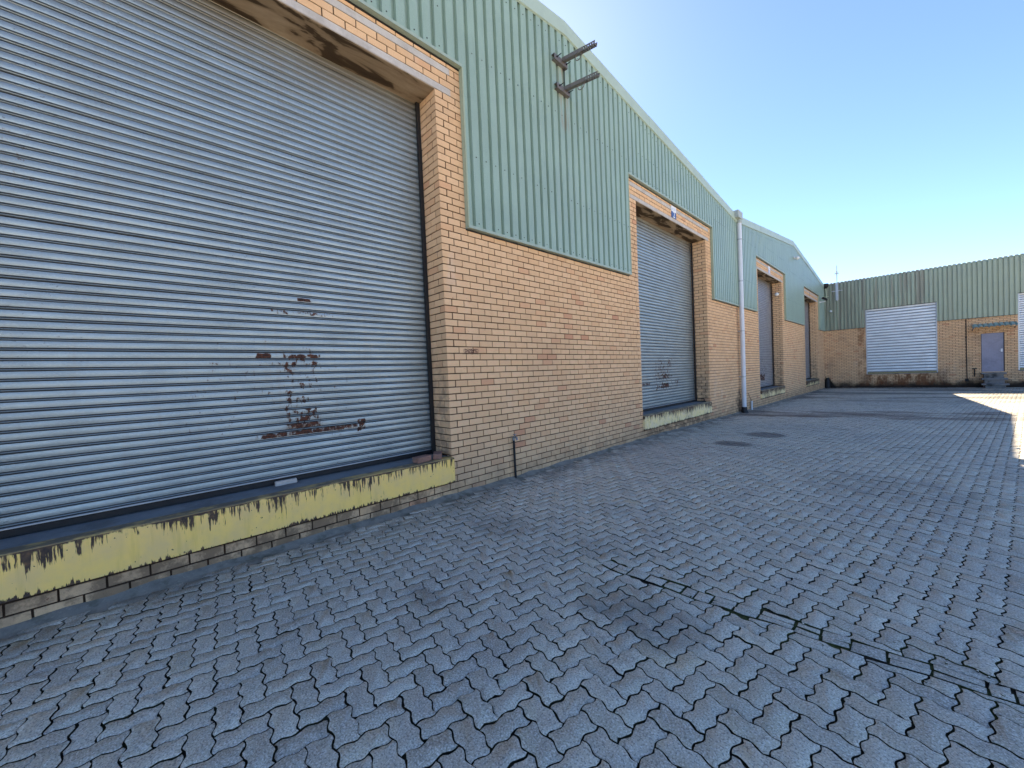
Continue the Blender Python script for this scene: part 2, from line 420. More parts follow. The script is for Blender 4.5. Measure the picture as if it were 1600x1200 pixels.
def clip(poly, a, b, c):           # keep a*x + b*y + c >= 0
    out = []
    for (p, q) in zip(poly, poly[1:] + poly[:1]):
        dp, dq = a * p[0] + b * p[1] + c, a * q[0] + b * q[1] + c
        if dp >= 0: out.append(p)
        if (dp > 0) != (dq > 0) and dp != dq:
            t = dp / (dp - dq); out.append((p[0] + (q[0] - p[0]) * t, p[1] + (q[1] - p[1]) * t))
    return out
def area(p): return abs(sum(a[0] * b[1] - b[0] * a[1] for a, b in zip(p, p[1:] + p[:1]))) / 2
def block(q, z, ti=0, tj=0, k2=.975):     # one odd block from its outline
    global off
    n = len(q); cx = sum(p[0] for p in q) / n; cy = sum(p[1] for p in q) / n; vv = []
    for k, h in ((1, -.03), (1, -.0025), (k2, 0)):
        vv += [(cx + (px - cx) * k, cy + (py - cy) * k, z + h + ti * (px - cx) + tj * (py - cy)) for px, py in q]
    V.append(np.array(vv)); i = np.arange(n); j = (i + 1) % n
    F.append(off + np.concatenate([np.stack([i, j, n + j, n + i], 1).ravel(), np.stack([n + i, n + j, 2 * n + j, 2 * n + i], 1).ravel(), 2 * n + i]))
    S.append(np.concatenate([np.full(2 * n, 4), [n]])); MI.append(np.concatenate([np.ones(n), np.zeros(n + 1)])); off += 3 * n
c_, s_ = math.cos(TH), math.sin(TH)
for zone, org in ((zoneA, (0, 0)), (zoneB, (0, 0))):
    for kind, a, b, cx, cy in zone:
        P = loop_h() if kind == 0 else loop_v()
        cen = np.array((1, .5) if kind == 0 else (.5, 1))
        side = -1 if zone is zoneA else 1
        near = (cx > -1.75) & (np.abs(cy - seam(cx)) < .27)
        for aa, bb, xx, yy in zip(a[near], b[near], cx[near], cy[near]):
            q = inset(P, .041); u = (q[:, 0] + aa) * W; v = (q[:, 1] + bb) * W
            q = list(zip(org[0] + c_ * u - s_ * v, org[1] + s_ * u + c_ * v))
            A0 = area(q); sl = float(seam(xx + .05) - seam(xx - .05)) / .1; o_ = random.uniform(.062, .070) if side < 0 else random.uniform(.055, .064)
            q = clip(q, -side * sl, side, -side * (float(seam(xx)) - sl * xx) - o_)
            if len(q) > 3 and area(q) > .14 * A0: block(q, float(gz(xx, yy)) + random.gauss(-.001, .002), random.gauss(0, .012), random.gauss(0, .014))
        for lod, sel in ((0, (cy < 9) & ~near), (1, cy >= 9)):
            Q = P if lod == 0 else P[::2]
            n = len(Q); N = int(sel.sum())
            if not N: continue
            gap = .031 if lod == 0 else .038
            r2 = inset(Q, gap) - cen; r3 = inset(Q, gap + .016) - cen
            rot = rng.normal(0, .007, N); sh = 1 - np.abs(rng.normal(0, .008, N)); dz = rng.normal(0, .0014, N)
            tx, ty = rng.normal(0, .0055, N), rng.normal(0, .0055, N); jx, jy = rng.normal(0, .010, N), rng.normal(0, .010, N)
            rings = []; chip = (rng.random((N, n)) < .045) * rng.uniform(.02, .11, (N, n))
            for ring, h in ((r2, -.030), (r2, -.0018), (r3, 0.0)):
                lx = ring[:, 0][None] * sh[:, None]; ly = ring[:, 1][None] * sh[:, None]
                cr, sr = np.cos(rot)[:, None], np.sin(rot)[:, None]
                u = cr * lx - sr * ly + (a[sel] + cen[0] + jx)[:, None]; v = sr * lx + cr * ly + (b[sel] + cen[1] + jy)[:, None]
                uc, vc = (a[sel] + cen[0])[:, None], (b[sel] + cen[1])[:, None]
                u = u + (uc - u) * chip; v = v + (vc - v) * chip
                u = u * W + rng.normal(0, .0013, u.shape); v = v * W + rng.normal(0, .0013, u.shape)
                X = org[0] + c_ * u - s_ * v; Y = org[1] + s_ * u + c_ * v
                Zt = gz(X, Y) + dz[:, None] + tx[:, None] * lx * W * 1.0 + ty[:, None] * ly * W + h
                rings.append(np.stack([X, Y, Zt], -1))
            vv = np.stack(rings, 1).reshape(N, 3 * n, 3)
            V.append(vv.reshape(-1, 3))
            i = np.arange(n); j = (i + 1) % n
            quads = np.concatenate([np.stack([i, j, n + j, n + i], 1), np.stack([n + i, n + j, 2 * n + j, 2 * n + i], 1)])
            cell = np.concatenate([quads.ravel(), 2 * n + i])
            szs = np.concatenate([np.full(2 * n, 4), [n]])
            base = off + np.arange(N) * 3 * n
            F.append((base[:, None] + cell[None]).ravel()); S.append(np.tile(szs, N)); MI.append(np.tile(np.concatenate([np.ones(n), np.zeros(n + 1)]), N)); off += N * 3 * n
# cut blocks laid along the seam between the two fields
x = -1.78
while x < 6.0:
    L = random.uniform(.055, .17)
    rows = random.choice([1, 2, 2]); y0 = -.056
    for r in range(rows):
        d = random.uniform(.098, .106) if rows == 1 else random.uniform(.046, .053)
        if random.random() < .92:
            g = .0045; yb = y0 + .006 + random.uniform(.0, .005)
            q = [(x + g, yb), (x + L * .5, yb + random.uniform(-.004, .006)), (x + L - g, yb), (x + L - g, yb + d - g), (x + L * .5, yb + d - g + random.uniform(-.005, .004)), (x + g, yb + d - g)]
            q = [(px + random.uniform(-.005, .005), py + random.uniform(-.003, .003) + float(seam(px))) for px, py in q]
            block(q, float(gz(0, 2)) + random.uniform(-.006, .001), random.gauss(0, .03), random.gauss(0, .04), .955)
        else:
            for k in range(5):
                px, py, rr = x + random.uniform(.01, L), y0 + random.uniform(.01, d), random.uniform(.006, .016)
                block([(px + rr * math.cos(t) * random.uniform(.7, 1.2), py + float(seam(px)) + rr * math.sin(t) * random.uniform(.7, 1.2)) for t in np.linspace(0, 5.2, 6)], -.004, 0, 0, .7)
        y0 += d + .002
    x += L + .004
for k in range(420):
    px = random.uniform(WX + .1, 3.2); py = random.uniform(.2, 9) if k % 3 else float(seam(px)) + random.gauss(0, .12)
    if k % 5 == 0: px = WX + abs(random.gauss(.16, .10))
    rr = random.uniform(.0025, .0075)
    block([(px + rr * math.cos(t) * random.uniform(.6, 1.2), py + rr * math.sin(t) * random.uniform(.6, 1.2)) for t in np.linspace(0, 5.2, 6)], float(gz(px, py)) + rr * .8, 0, 0, .6)
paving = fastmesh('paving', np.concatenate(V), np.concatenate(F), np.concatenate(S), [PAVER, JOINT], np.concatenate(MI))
tag(paving, 'grey wavy interlocking concrete block paving of the yard', 'paving', kind='structure')
# soil in the joints: one sheet with the yard's gentle fall
xs = np.linspace(WX - .02, 7.2, 40); ys = np.linspace(-2.2, FY, 160)
XX, YY = np.meshgrid(xs, ys, indexing='ij'); ZZ = gz(XX, YY) - .0125 + rng.normal(0, .0015, XX.shape)
idx = np.arange(XX.size).reshape(XX.shape)
q = np.stack([idx[:-1, :-1], idx[1:, :-1], idx[1:, 1:], idx[:-1, 1:]], -1).reshape(-1, 4)
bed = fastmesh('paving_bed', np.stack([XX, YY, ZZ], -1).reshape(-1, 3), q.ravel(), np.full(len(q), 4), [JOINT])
tag(bed, 'dark soil and moss filling the paving joints', 'soil', kind='structure')
# ground beyond the yard, to the horizon
n = NT('distant_ground'); c = n.ramp(n.noise(.2, 5), [(.3, (.54, .50, .42)), (.7, (.62, .575, .49))])
GROUNDM = n.fin(c, .9, 0, .2)
m = MB(); m.add([(-900, -900, -.26), (900, -900, -.26), (900, 900, -.26), (-900, 900, -.26)], [(0, 1, 2, 3)])
tag(m.build('ground', GROUNDM), 'level ground around the yard and buildings', 'ground', kind='structure')
m = MB()    # the rest of the yard to the right of the modelled blocks, a hair lower
m.add([(RX1 - .3, 5, -.02), (40, 5, -.02), (40, 16, -.11), (RX1 - .3, 16, -.11), (40, FY, -.215), (RX1 - .3, FY, -.215), (2.2, -40, -.03), (40, -40, -.03), (3.2, 0, -.03), (WX + .02, -40, -.03), (WX + .02, -1.5, -.03), (2.2, -1.5, -.03)],
      [(0, 1, 2, 3), (3, 2, 4, 5), (6, 7, 1, 0, 8), (9, 6, 8, 11, 10)])
tag(m.build('yard', GROUNDM), 'paved yard continuing out to the right', 'yard', kind='structure')
# mortar fillet along the foot of the long wall
m = MB(); ysf = np.arange(-2.2, FY + .1, .22)
vs = []; fs = []
for i, y in enumerate(ysf):
    z = float(gz(0, y)); w = .115 + random.uniform(-.018, .02); h = .030 + random.uniform(-.012, .014)
    vs += [(WX - .004, y, z + h), (WX + w * .4, y, z + h * .35), (WX + w, y, z - .004), (WX + w + .06, y, z - .010)]
    if i: b = 4 * i; fs += [(b - 4 + k, b + k, b + k + 1, b - 3 + k) for k in range(3)]
m.add(vs, fs, 0, True)
tag(m.build('mortar_fillet', FILLET), 'dirty mortar fillet where the paving meets the long wall', 'edging', kind='structure')

# ------------------------------------------------------------------ brickwork
def sub(segs, a, b):
    out = []
    for s, e in segs:
        if b <= s or a >= e: out.append((s, e)); continue
        if a > s: out.append((s, a))
        if b < e: out.append((b, e))
    return out
def lay(m, segs, z0, z1, place, phase):
    P = BL + JT
    for s, e in segs:
        k = math.floor((s - phase) / P); u = phase + k * P
        while u < e:
            a, b = max(u, s), min(u + BL, e)
            if b - a > .02: place(a, b, z0 + JT * .5, z1 - JT * .5)
            u += P
def brick_front(m, u0, u1, ztop_fn, openings, zmin, corners, face, axis, phase0=0):
    """axis 'x': wall plane x=face facing +x, u runs along y.  axis 'y': plane y=face facing -y, u runs along x"""
    k = 0; z = zmin
    while True:
        za, zb = z, z + CR
        if za > 6: break
        segs = [(u0, u1)]
        for (a, b, c, d) in openings:
            if za + CR * .5 > c and za + CR * .5 < d: segs = sub(segs, a, b)
        segs2 = []
        for s, e in segs:
            cut = 0.0
            odd = k % 2
            s2 = s + (.1065 + JT if (odd and any(abs(s - c) < .002 for c in corners)) else 0)
            e2 = e - (.1065 + JT if (odd and any(abs(e - c) < .002 for c in corners)) else 0)
            if e2 - s2 > .03: segs2.append((s2, e2))
        j = .0012
        def place(a, b, c, d):
            dx = random.gauss(0, .0012)
            if axis == 'x': m.box((face - .103, a, c), (face + dx, b, d), 0, j)
            else: m.box((a, face + dx, c), (b, face + .103, d), 0, j)
        for (s, e) in segs2:
            if ztop_fn((s + e) / 2) < zb - .02:
                pass
            st = s
            # keep joints staggered everywhere; clip the segment where the cladding hides it
            lay(m, [(s, e)], za, zb, lambda a, b, c, d: place(a, b, c, d) if c < ztop_fn((a + b) / 2) else None, phase0 + (BL + JT) * .5 * (k % 2))
        z += CR; k += 1

def gable_top(y):
    return float(np.interp(y, [-3.6, RIDGE1[0], VALLEY[0], RIDGE2[0], FY], [6.38, RIDGE1[1], VALLEY[1], RIDGE2[1], 6.38]))
CLAD_DROPS = []      # stretches where the cladding comes down to Z_CLADB
SIDE = .40
for (a, b) in DOORS: pass
open_clad = [(a - .40, b + .385) for a, b in DOORS]
def brick_top(y):
    for a, b in open_clad:
        if a - .12 < y < b + .12: return Z_CLADT + .10
    return Z_CLADB + .12

JD = .46        # depth of the reveals
def shell(m, y0, y1, doors, mi):
    """mortar-coloured backing of the wall, holes left for the doors"""
    f = WX - .010
    cuts = sorted(doors)
    y = y0
    for a, b in cuts:
        m.box((f - JD, y, -.4), (f, a - .0085, 6.3), mi)
        m.box((f - JD, a - .0085, -.4), (f, b + .0085, .19), mi)
        m.box((f - JD, a - .0085, 5.09), (f, b + .0085, 6.3), mi)
        y = b + .0085
    m.box((f - JD, y, -.4), (f, y1, 6.3), mi)

def warehouse_wall(parent, y0, y1, doors):
    m = MB(); ops = []; corners = []
    zb = -.30
    for a, b in doors:
        ops.append((a, b, Z_SILL - .02, Z_LINT)); corners += [a, b]
        ops.append((a - .004, b + .004, .188, Z_SILL + .02))
        ops.append((a - .235, b + .235, Z_LINT, Z_LINT + CR * 1.0)); ops.append((a - .235, b + .235, Z_LINT + CR * 3.0, Z_LINT + CR * 4.0))
    # courses are timed so that one ends on the lintel line
    k = round((Z_LINT - zb) / CR); zb = Z_LINT - k * CR
    brick_front(m, y0, y1, brick_top, ops, zb, corners, WX, 'x')
    # reveals
    for a, b in doors:
        k = 0; z = zb
        while z < Z_LINT - .01:
            if z + CR * .5 > Z_SILL - .02:
                for (yf, sgn) in ((a, -1), (b, 1)):
                    u = WX if k % 2 else WX - .1065 - JT
                    first = True
                    while u > WX - JD + .03:
                        L = BL if not (first and not k % 2) else BL
                        e = max(u - L, WX - JD + .01); d = random.gauss(0, .001)
                        ya, yb = (yf - .1025, yf + d) if sgn < 0 else (yf + d, yf + .1025)
                        m.box((e, ya, z + JT * .5), (u, yb, z + CR - JT * .5), 0, .0012); u = e - JT; first = False
            z += CR; k += 1
    shell(m, y0, y1, doors, 1)
    return m.build('brick_wall', [BRICK, MORTAR], parent)

# ------------------------------------------------------------------ ribbed sheeting
PITCH = .1712
PROF = [(0, 0), (.044, 0), (.053, .048), (.162, .048)]
def prof_pts(u0, u1, phase=0):
    k0 = math.floor((u0 - phase) / PITCH) - 1; pts = []
    k = k0
    while phase + k * PITCH < u1 + PITCH:
        for du, d in PROF: pts.append((phase + k * PITCH + du, d))
        k += 1
    us = [p[0] for p in pts]; ds = [p[1] for p in pts]
    ins = [(u, d) for u, d in pts if u0 < u < u1]
    return [(u0, float(np.interp(u0, us, ds)))] + ins + [(u1, float(np.interp(u1, us, ds)))]
def sheet(m, u0, u1, zb, zt, face, axis, mi=0, rows=6, bull=0):
    pts = prof_pts(u0, u1); vs = []; n = len(pts)
    R = rows + 1
    for r in range(R):
        for u, d in pts:
            a = zb(u) if callable(zb) else zb; b = zt(u) if callable(zt) else zt
            z = a + (b - a) * r / rows
            dd = d + .0022 * math.sin(u * 3.1 + z * 1.7) + .0016 * math.sin(u * 17 + z * 5)
            vs.append((face + dd, u, z) if axis == 'x' else (u, face - dd, z))
    if bull:
        for k in range(1, 6):
            t = k / 5 * R_(78)
            for u, d in pts:
                b = zt(u) if callable(zt) else zt
                rr = bull + d
                vs.append((u, face + bull - rr * math.cos(t), b + rr * math.sin(t)))
        R += 5
    fs = []
    for r in range(R - 1):
        for i in range(n - 1):
            q = (r * n + i, r * n + i + 1, (r + 1) * n + i + 1, (r + 1) * n + i)
            fs.append(q if axis == 'x' else q)
    m.add(vs, fs, mi)
def screws(m, u0, u1, zs, face, axis, mi):
    k = math.ceil(u0 / PITCH)
    while k * PITCH + .11 < u1:
        u = k * PITCH + .104
        for z in zs:
            zz = z(u) if callable(z) else z
            if random.random() < .8:
                if axis == 'x': m.box((face + .046, u - .006, zz - .006), (face + .052, u + .006, zz + .006), mi)
                else: m.box((u - .006, face - .052, zz - .006), (u + .006, face - .046, zz + .006), mi)
        k += 1

DENTS = [(1.25, 1.05, .34, -.022), (.35, 1.55, .40, -.014), (-.45, .95, .35, -.016), (2.2, 1.35, .35, .010), (1.9, 2.6, .5, -.010), (.1, 3.1, .6, .010), (9.75, 1.15, .35, -.02), (10.9, 1.8, .4, -.012), (8.6, 1.0, .3, -.012), (18.6, 1.1, .4, -.02)]
def slat_profile(z0, z1, pitch=.0736):
    """convex slats with the rolled double groove between them: list of (z, out)"""
    p = [(0, -.016), (.0076, -.016), (.0084, .002), (.0126, .0045), (.0168, .002), (.0176, -.016), (.0252, -.016)]
    n = 7
    for i in range(n + 1):
        t = i / n; p.append((.0260 + t * (.0730 - .0260), .0025 + .0034 * math.sin(math.pi * (.06 + .88 * t))))
    out = []; z = z0; sc_ = pitch / .0736
    while z < z1 - 1e-4:
        for dz, o in p:
            dz *= sc_; o *= min(sc_, 1.5)
            if z + dz < z1: out.append((z + dz, o, round((z - z0) / pitch)))
        z += pitch
    return out
def shutter_mesh(m, u0, u1, z0, z1, face, axis, pitch=.0736, useg=10, amp=.0034):
    pr = slat_profile(z0, z1, pitch); us = np.linspace(u0, u1, useg + 1)
    ph = {k: (random.uniform(0, 6.28), random.uniform(.3, 1.0), random.gauss(0, .0009)) for k in set(p[2] for p in pr)}
    vs = []; n = len(us)
    for z, o, k in pr:
        a, b, c = ph[k]
        for u in us:
            w = amp * b * math.sin(u * 1.9 + a) + .0012 * math.sin(u * 5 + a * 2)
            if axis == 'x':
                for (du, dz_, rr, am) in DENTS:
                    e2 = ((u - du) ** 2 + ((z - dz_) * 1.6) ** 2) / rr ** 2
                    if e2 < 6: w += am * math.exp(-e2)
            zz = z + c + .0015 * math.sin(u * 1.1 + a)
            vs.append((face + o + w, u, zz) if axis == 'x' else (u, face - o - w, zz))
    fs = [(r * n + i, r * n + i + 1, (r + 1) * n + i + 1, (r + 1) * n + i) for r in range(len(pr) - 1) for i in range(n - 1)]
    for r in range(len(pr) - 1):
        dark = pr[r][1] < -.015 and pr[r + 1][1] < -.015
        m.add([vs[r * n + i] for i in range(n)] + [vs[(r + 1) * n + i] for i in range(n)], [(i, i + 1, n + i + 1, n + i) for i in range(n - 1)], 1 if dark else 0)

# ------------------------------------------------------------------ the two gabled warehouses along the left
SPOTS = [
    [(1.22, .17, 1.42, .46, .37), (.90, .07, 1.792, .026, 1.0), (1.27, .16, 1.790, .020, .95), (1.12, .30, 1.715, .02, .55), (1.22, .18, 1.065, .03, .82), (1.24, .17, 1.130, .03, .66), (1.25, .15, 1.21, .03, .55), (1.22, .42, .990, .022, .85), (1.55, .35, 1.000, .02, .75), (1.84, .05, 1.0, .07, .85),
     (1.30, .07, 2.384, .018, .95), (1.28, .3, 2.24, .02, .40), (1.0, .8, 1.5, .7, .13), (-.72, .25, 3.3, .3, .16)],
    [(9.7, .55, 1.35, .45, .42), (9.75, .28, 1.30, .06, .7), (9.75, .25, 1.06, .07, .85), (8.5, .5, 1.13, .03, .6), (10.4, .2, 1.1, .1, .4)],
    [(18.9, .35, .95, .14, .9), (18.9, .7, 1.4, .4, .3)], []]
def door_parts(parent, i, a, b):
    # lintels, soffit, shutter, guides, sill
    m = MB(); e = .003
    m.box((WX - .12, a - .235, Z_LINT + .003), (WX + e, b + .235, Z_LINT + CR - .003), 0, .001)
    m.build('lintel', CONC, parent, .004)
    m = MB(); m.box((WX - .12, a - .235, Z_LINT + 3 * CR + .003), (WX + e, b + .235, Z_LINT + 4 * CR - .004), 0, .001)
    m.build('lintel', CONC, parent, .004)
    m = MB(); m.box((WX - JD + .06, a + .001, Z_LINT - .004), (WX - .1205, b - .001, Z_LINT + .08)); m.box((WX - .1205, a + .001, Z_LINT - .006), (WX - .006, b - .001, Z_LINT + .002))
    m.build('soffit', SOFFIT, parent)
    sf = WX - .405
    mat = mat_shutter(f'galvanised_slats_{i}', SPOTS[i], top_dirt_reflect=4.85, base=(.345, .395, .395) if i < 2 else (.40, .41, .43))
    m = MB(); z0 = .570
    shutter_mesh(m, a + .035, b - .035, z0, 5.40, sf, 'x', useg=44)
    sh = m.build('roller_shutter', [mat, GROOVE_SHADE], parent)
    m = MB(); m.box((sf - .02, a + .035, z0 - .014), (sf + .010, b - .035, z0 - .001)); m.box((sf + .0105, a + .035, z0 - .012), (sf + .016, b - .035, z0 - .004))
    m.build('bottom_rail', GALV, sh, .002)
    m = MB(); m.box((sf - .016, a + .035, z0 - .068), (sf + .002, b - .035, z0 - .0145)); m.build('rubber_seal', BLACK, sh)
    for yy, s in ((a, 1), (b, -1)):
        m = MB(); lo, hi = sorted((yy + s * .002, yy + s * .052))
        m.box((sf - .05, lo, Z_SILL + .002), (sf - .012, hi, 5.3)); m.box((sf + .022, lo, Z_SILL + .002), (sf + .050, hi, 5.3))
        m.build('guide_rail', BLACK, sh)
    m = MB(); m.box((sf - .6, a - .3, .3), (sf - .2, b + .3, 5.6)); m.build('dark_interior', DARKIN, parent)
    # painted concrete kerb of the dock
    m = MB(); pr = .045
    m.prism([(WX - .085, a - .006, .192), (WX + pr, a - .006, .192), (WX + pr, a - .006, Z_SILL - .014), (WX + pr - .012, a - .006, Z_SILL - .002), (WX - .085, a - .006, Z_SILL)], (0, b - a + .012, 0))
    me = m.build('loading_sill', mat_sillpaint(f'peeling_yellow_{i}', a, b, (.035, .10, .14, .18)[i], i > 0), parent)
    m = MB(); m.box((sf - .7, a - .006, .2), (WX - .0855, b + .006, Z_SILL - .006)); m.build('dock_floor', FLOORC, parent)

def make_warehouse(y0, y1, ridge, idx, label):
    w = thing('warehouse', (WX, y0, 0.0), label, 'warehouse', 'gabled brick warehouses joined in a row')
    doors = [DOORS[i] for i in idx]
    warehouse_wall(w, y0, y1, doors)
    for i in idx: door_parts(w, i, *DOORS[i])
    m = MB(); mt = MB(); md = MB()
    face = WX + .020
    oc = [open_clad[i] for i in idx]
    segs = []; y = y0
    for a, b in oc:
        if a > y: segs.append((y, a, Z_CLADB))
        segs.append((max(a, y0), b, Z_CLADT)); y = b
    segs.append((y, y1, Z_CLADB))
    for a, b, z in segs:
        sheet(m, a, b, z, lambda u: gable_top(u) - .09, face, 'x', rows=8)
        screws(m, a, b, [z + .07, lambda u: gable_top(u) - .38] + ([4.4, 5.75] if z < 4 else [5.75 + .3]), face, 'x', 1)
        # drip trim under the sheets
        mt.box((WX + .004, a, z - .016), (face + .055, b, z + .0), 0); mt.box((face + .0485, a, z + .0005), (face + .055, b, z + .020), 0)
        md.box((WX - .03, a, z - .034), (WX + .012, b, z - .0165))  # black strip added as the shadow line below the trim
    for (a, b, z), (a2, b2, z2) in zip(segs[:-1], segs[1:]):
        lo, hi = min(z, z2), max(z, z2)
        s = 1 if z2 > z else -1
        y0t, y1t = (b - .018, b + .004) if z < z2 else (b - .004, b + .018)
        mt.box((WX + .004, y0t, lo + .0005), (face + .054, y1t, hi - .0165), 1)
    cl = m.build('cladding', [CLAD, BLACK], w)
    mt.build('trim', [TRIML, TRIM], cl); md.build('shadow_strip', BLACK, cl)
    # barge flashing: folded sheet in overlapping lengths
    ends = [(y0, gable_top(y0 + 1e-3) if idx[0] else 6.38), ridge, (y1, 6.40 if idx[0] == 0 else 6.38)]
    for (ya, za), (yb, zb) in ((ends[0], ends[1]), (ends[1], ends[2])):
        nseg = 3
        for k in range(nseg):
            t0, t1 = k / nseg, (k + 1) / nseg
            o = .0 if k % 2 == 0 else .0035
            p = lambda t, dz: (ya + (yb - ya) * t, za + (zb - za) * t + dz)
            (A, ZA), (B, ZB) = p(t0, 0), p(t1 + (.012 if k < nseg - 1 and o else 0), 0)
            if k and o == 0: pass
            b_ = MB(); X1 = WX + .092 + o; H = .235
            A0 = A - (.03 if o and k else 0); ZA0 = ZA - (.03 * (zb - za) / (yb - ya) if o and k else 0)
            th = .006
            prof = [(X1 - .026, -H - .012), (X1, -H), (X1, -.012), (X1 - .012, .0), (WX - .25, .012), (WX - .25, .0), (X1 - .02, -.012), (X1 - th, -.02), (X1 - th, -H + .004), (X1 - .028, -H - .006)]
            n = len(prof)
            vs = [(px, A0, ZA0 + pz + o) for px, pz in prof] + [(px, B, ZB + pz + o) for px, pz in prof]
            b_.add(vs, [tuple(range(n)), tuple(range(2 * n - 1, n - 1, -1))] + [(i, n + i, n + (i + 1) % n, (i + 1) % n) for i in range(n)])
            b_.build('barge_flashing', BARGE, w)
    m = MB()      # roof slopes running away from the yard
    for (ya, za), (yb, zb) in ((ends[0], ends[1]), (ends[1], ends[2])):
        m.prism([(WX + .06, ya, za - .05), (WX + .06, yb, zb - .05), (WX + .06, yb, zb - .012), (WX + .06, ya, za - .012)], (-26, 0, 0))
    m.build('roof', ROOFM, w)
    m = MB()
    for yy in (y0 + .01, y1 - .23): m.box((WX - 25.9, yy, -.3), (WX - JD - .02, yy + .22, 6.3))
    m.box((WX - 26, y0 + .01, -.3), (WX - 25.8, y1 - .01, 6.3))
    m.build('rear_wall', CONC, w)
    return w
w1 = make_warehouse(-3.6, VALLEY[0], RIDGE1, [0, 1], 'nearest gabled brick warehouse with green ribbed sheeting and the two nearest shutters')
w2 = make_warehouse(VALLEY[0], FY - .001, RIDGE2, [2, 3], 'farther gabled brick warehouse between the white downpipe and the corner')

# ------------------------------------------------------------------ warehouse across the end of the yard
FT = 6.28
fw = thing('warehouse', (0, FY, -.2), 'low brick warehouse across the far end with weathered green sheeting and blue door', 'warehouse')
FD, FD2, PD = (-2.08, .835), (3.553, 6.45), (2.362, 3.128)
m = MB(); zb = -.24 - CR
x0w, x1w = WX + .001, 11.5
fops = [(FD[0], FD[1], .60, 9), (FD2[0], FD2[1], .60, 9), (PD[0], PD[1], .58, 2.625)]
brick_front(m, x0w, x1w, lambda u: Z_CLADB + .1, fops, zb, [], FY, 'y')
f = FY + .0085
for a, b in ((x0w - .3, FD[0] - .0085), (FD[1] + .0085, PD[0] - .0085), (PD[1] + .0085, FD2[0] - .0085), (FD2[1] + .0085, x1w)):
    m.box((a, f, -.4), (b, f + .3, 6.0), 1)
for a, b, z0, z1 in ((FD[0], FD[1], -.4, .595), (FD2[0], FD2[1], -.4, .595), (PD[0], PD[1], -.4, .575), (PD[0], PD[1], 2.63, 6.0), (FD[0], FD[1], 4.6, 6.0), (FD2[0], FD2[1], 4.6, 6.0)):
    m.box((a - .0085, f, z0), (b + .0085, f + .3, z1), 1)
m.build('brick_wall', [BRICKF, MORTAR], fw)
m = MB(); mt = MB(); face = FY - .012
for a, b, z in ((x0w + .06, FD[0], Z_CLADB), (FD[0], FD[1], 4.525), (FD[1], FD2[0], Z_CLADB), (FD2[0], FD2[1], 4.505), (FD2[1], x1w, Z_CLADB)):
    sheet(m, a, b, z, FT, face, 'y', rows=6, bull=.13)
    screws(m, a, b, [z + .08, FT - .25], face, 'y', 1)
    mt.box((a, face - .045, z - .02), (b, FY - .003, z))
cl = m.build('cladding', [CLADF, BLACK], fw); mt.build('trim', BLACK, cl)
for (a, b) in ((FD[0] - .14, FD[0]), (FD[1], FD[1] + .05)):
    m = MB(); m.box((a + .002, face - .041, Z_CLADB), (b - .002, face - .039, 4.52)); m.build('flashing', TRIM, fw)
m = MB(); m.box((x0w - .2, FY + .16, FT + .06), (x1w, FY + 22, FT + .13)); m.build('roof', ROOFM, fw)
m = MB(); m.box((x1w, FY + .32, -.3), (x1w + .2, FY + 22, FT)); m.box((-24, FY + 21.8, -.3), (x1w, FY + 22, FT)); m.build('rear_wall', CONC, fw)
def far_shutter(a, b, z0, z1, name, pitch):
    sf = FY + .075
    m = MB(); shutter_mesh(m, a + .02, b - .02, z0, z1 + .2, sf, 'y', pitch=pitch, useg=12, amp=.004)
    s = m.build('roller_shutter', [mat_shutter(name, (), None, (.70, .735, .75)), GROOVE_SHADE], fw)
    m = MB(); m.box((a + .02, sf - .03, z0 - .085), (b - .02, sf + .02, z0 - .001)); m.build('bottom_rail', OLIVE, s)
    for lo, hi in ((a + .001, a + .045), (b - .045, b - .001)):
        m = MB(); m.box((lo, sf - .055, z0 - .085), (hi, sf - .025, z1)); m.build('guide_rail', GALV, s)
    m = MB(); m.box((a - .2, sf + .1, z0 - .2), (b + .2, sf + .14, z1 + .3)); m.build('dark_interior', DARKIN, fw)
    m = MB(); m.box((a - .0, FY - .012, z0 - .125), (b + .0, FY + .12, z0 - .0855)); m.build('door_threshold', STEPC, fw)
far_shutter(FD[0], FD[1], .725, 4.52, 'pale_slats', .165); far_shutter(FD2[0], FD2[1], .75, 4.50, 'pale_slats_end', .11)
# personnel door
m = MB(); yd = FY + .06; n = 9; w_ = (PD[1] - PD[0] - .04) / n
for k in range(n):
    a = PD[0] + .02 + k * w_; m.box((a + .003, yd, .60), (a + w_ - .003, yd + .03, 2.60))
m.box((PD[0] + .02, yd + .012, .60), (PD[1] - .02, yd + .05, 2.60))
d = m.build('door', BLUEDOOR, fw)
m = MB(); m.box((PD[1] - .115, yd - .016, 1.62), (PD[1] - .055, yd - .001, 1.78)); m.tube([(PD[1] - .085, yd - .016, 1.70), (PD[1] - .085, yd - .05, 1.70), (PD[1] - .16, yd - .055, 1.70)], .008, 8); m.build('handle', WHITEP, d)
m = MB()
m.box((PD[0], FY + .02, .58), (PD[0] + .019, FY + .11, 2.62)); m.box((PD[1] - .019, FY + .02, .58), (PD[1], FY + .11, 2.62)); m.box((PD[0] + .0195, FY + .02, 2.601), (PD[1] - .0195, FY + .11, 2.62))
m.build('door_frame', BLACK, d)
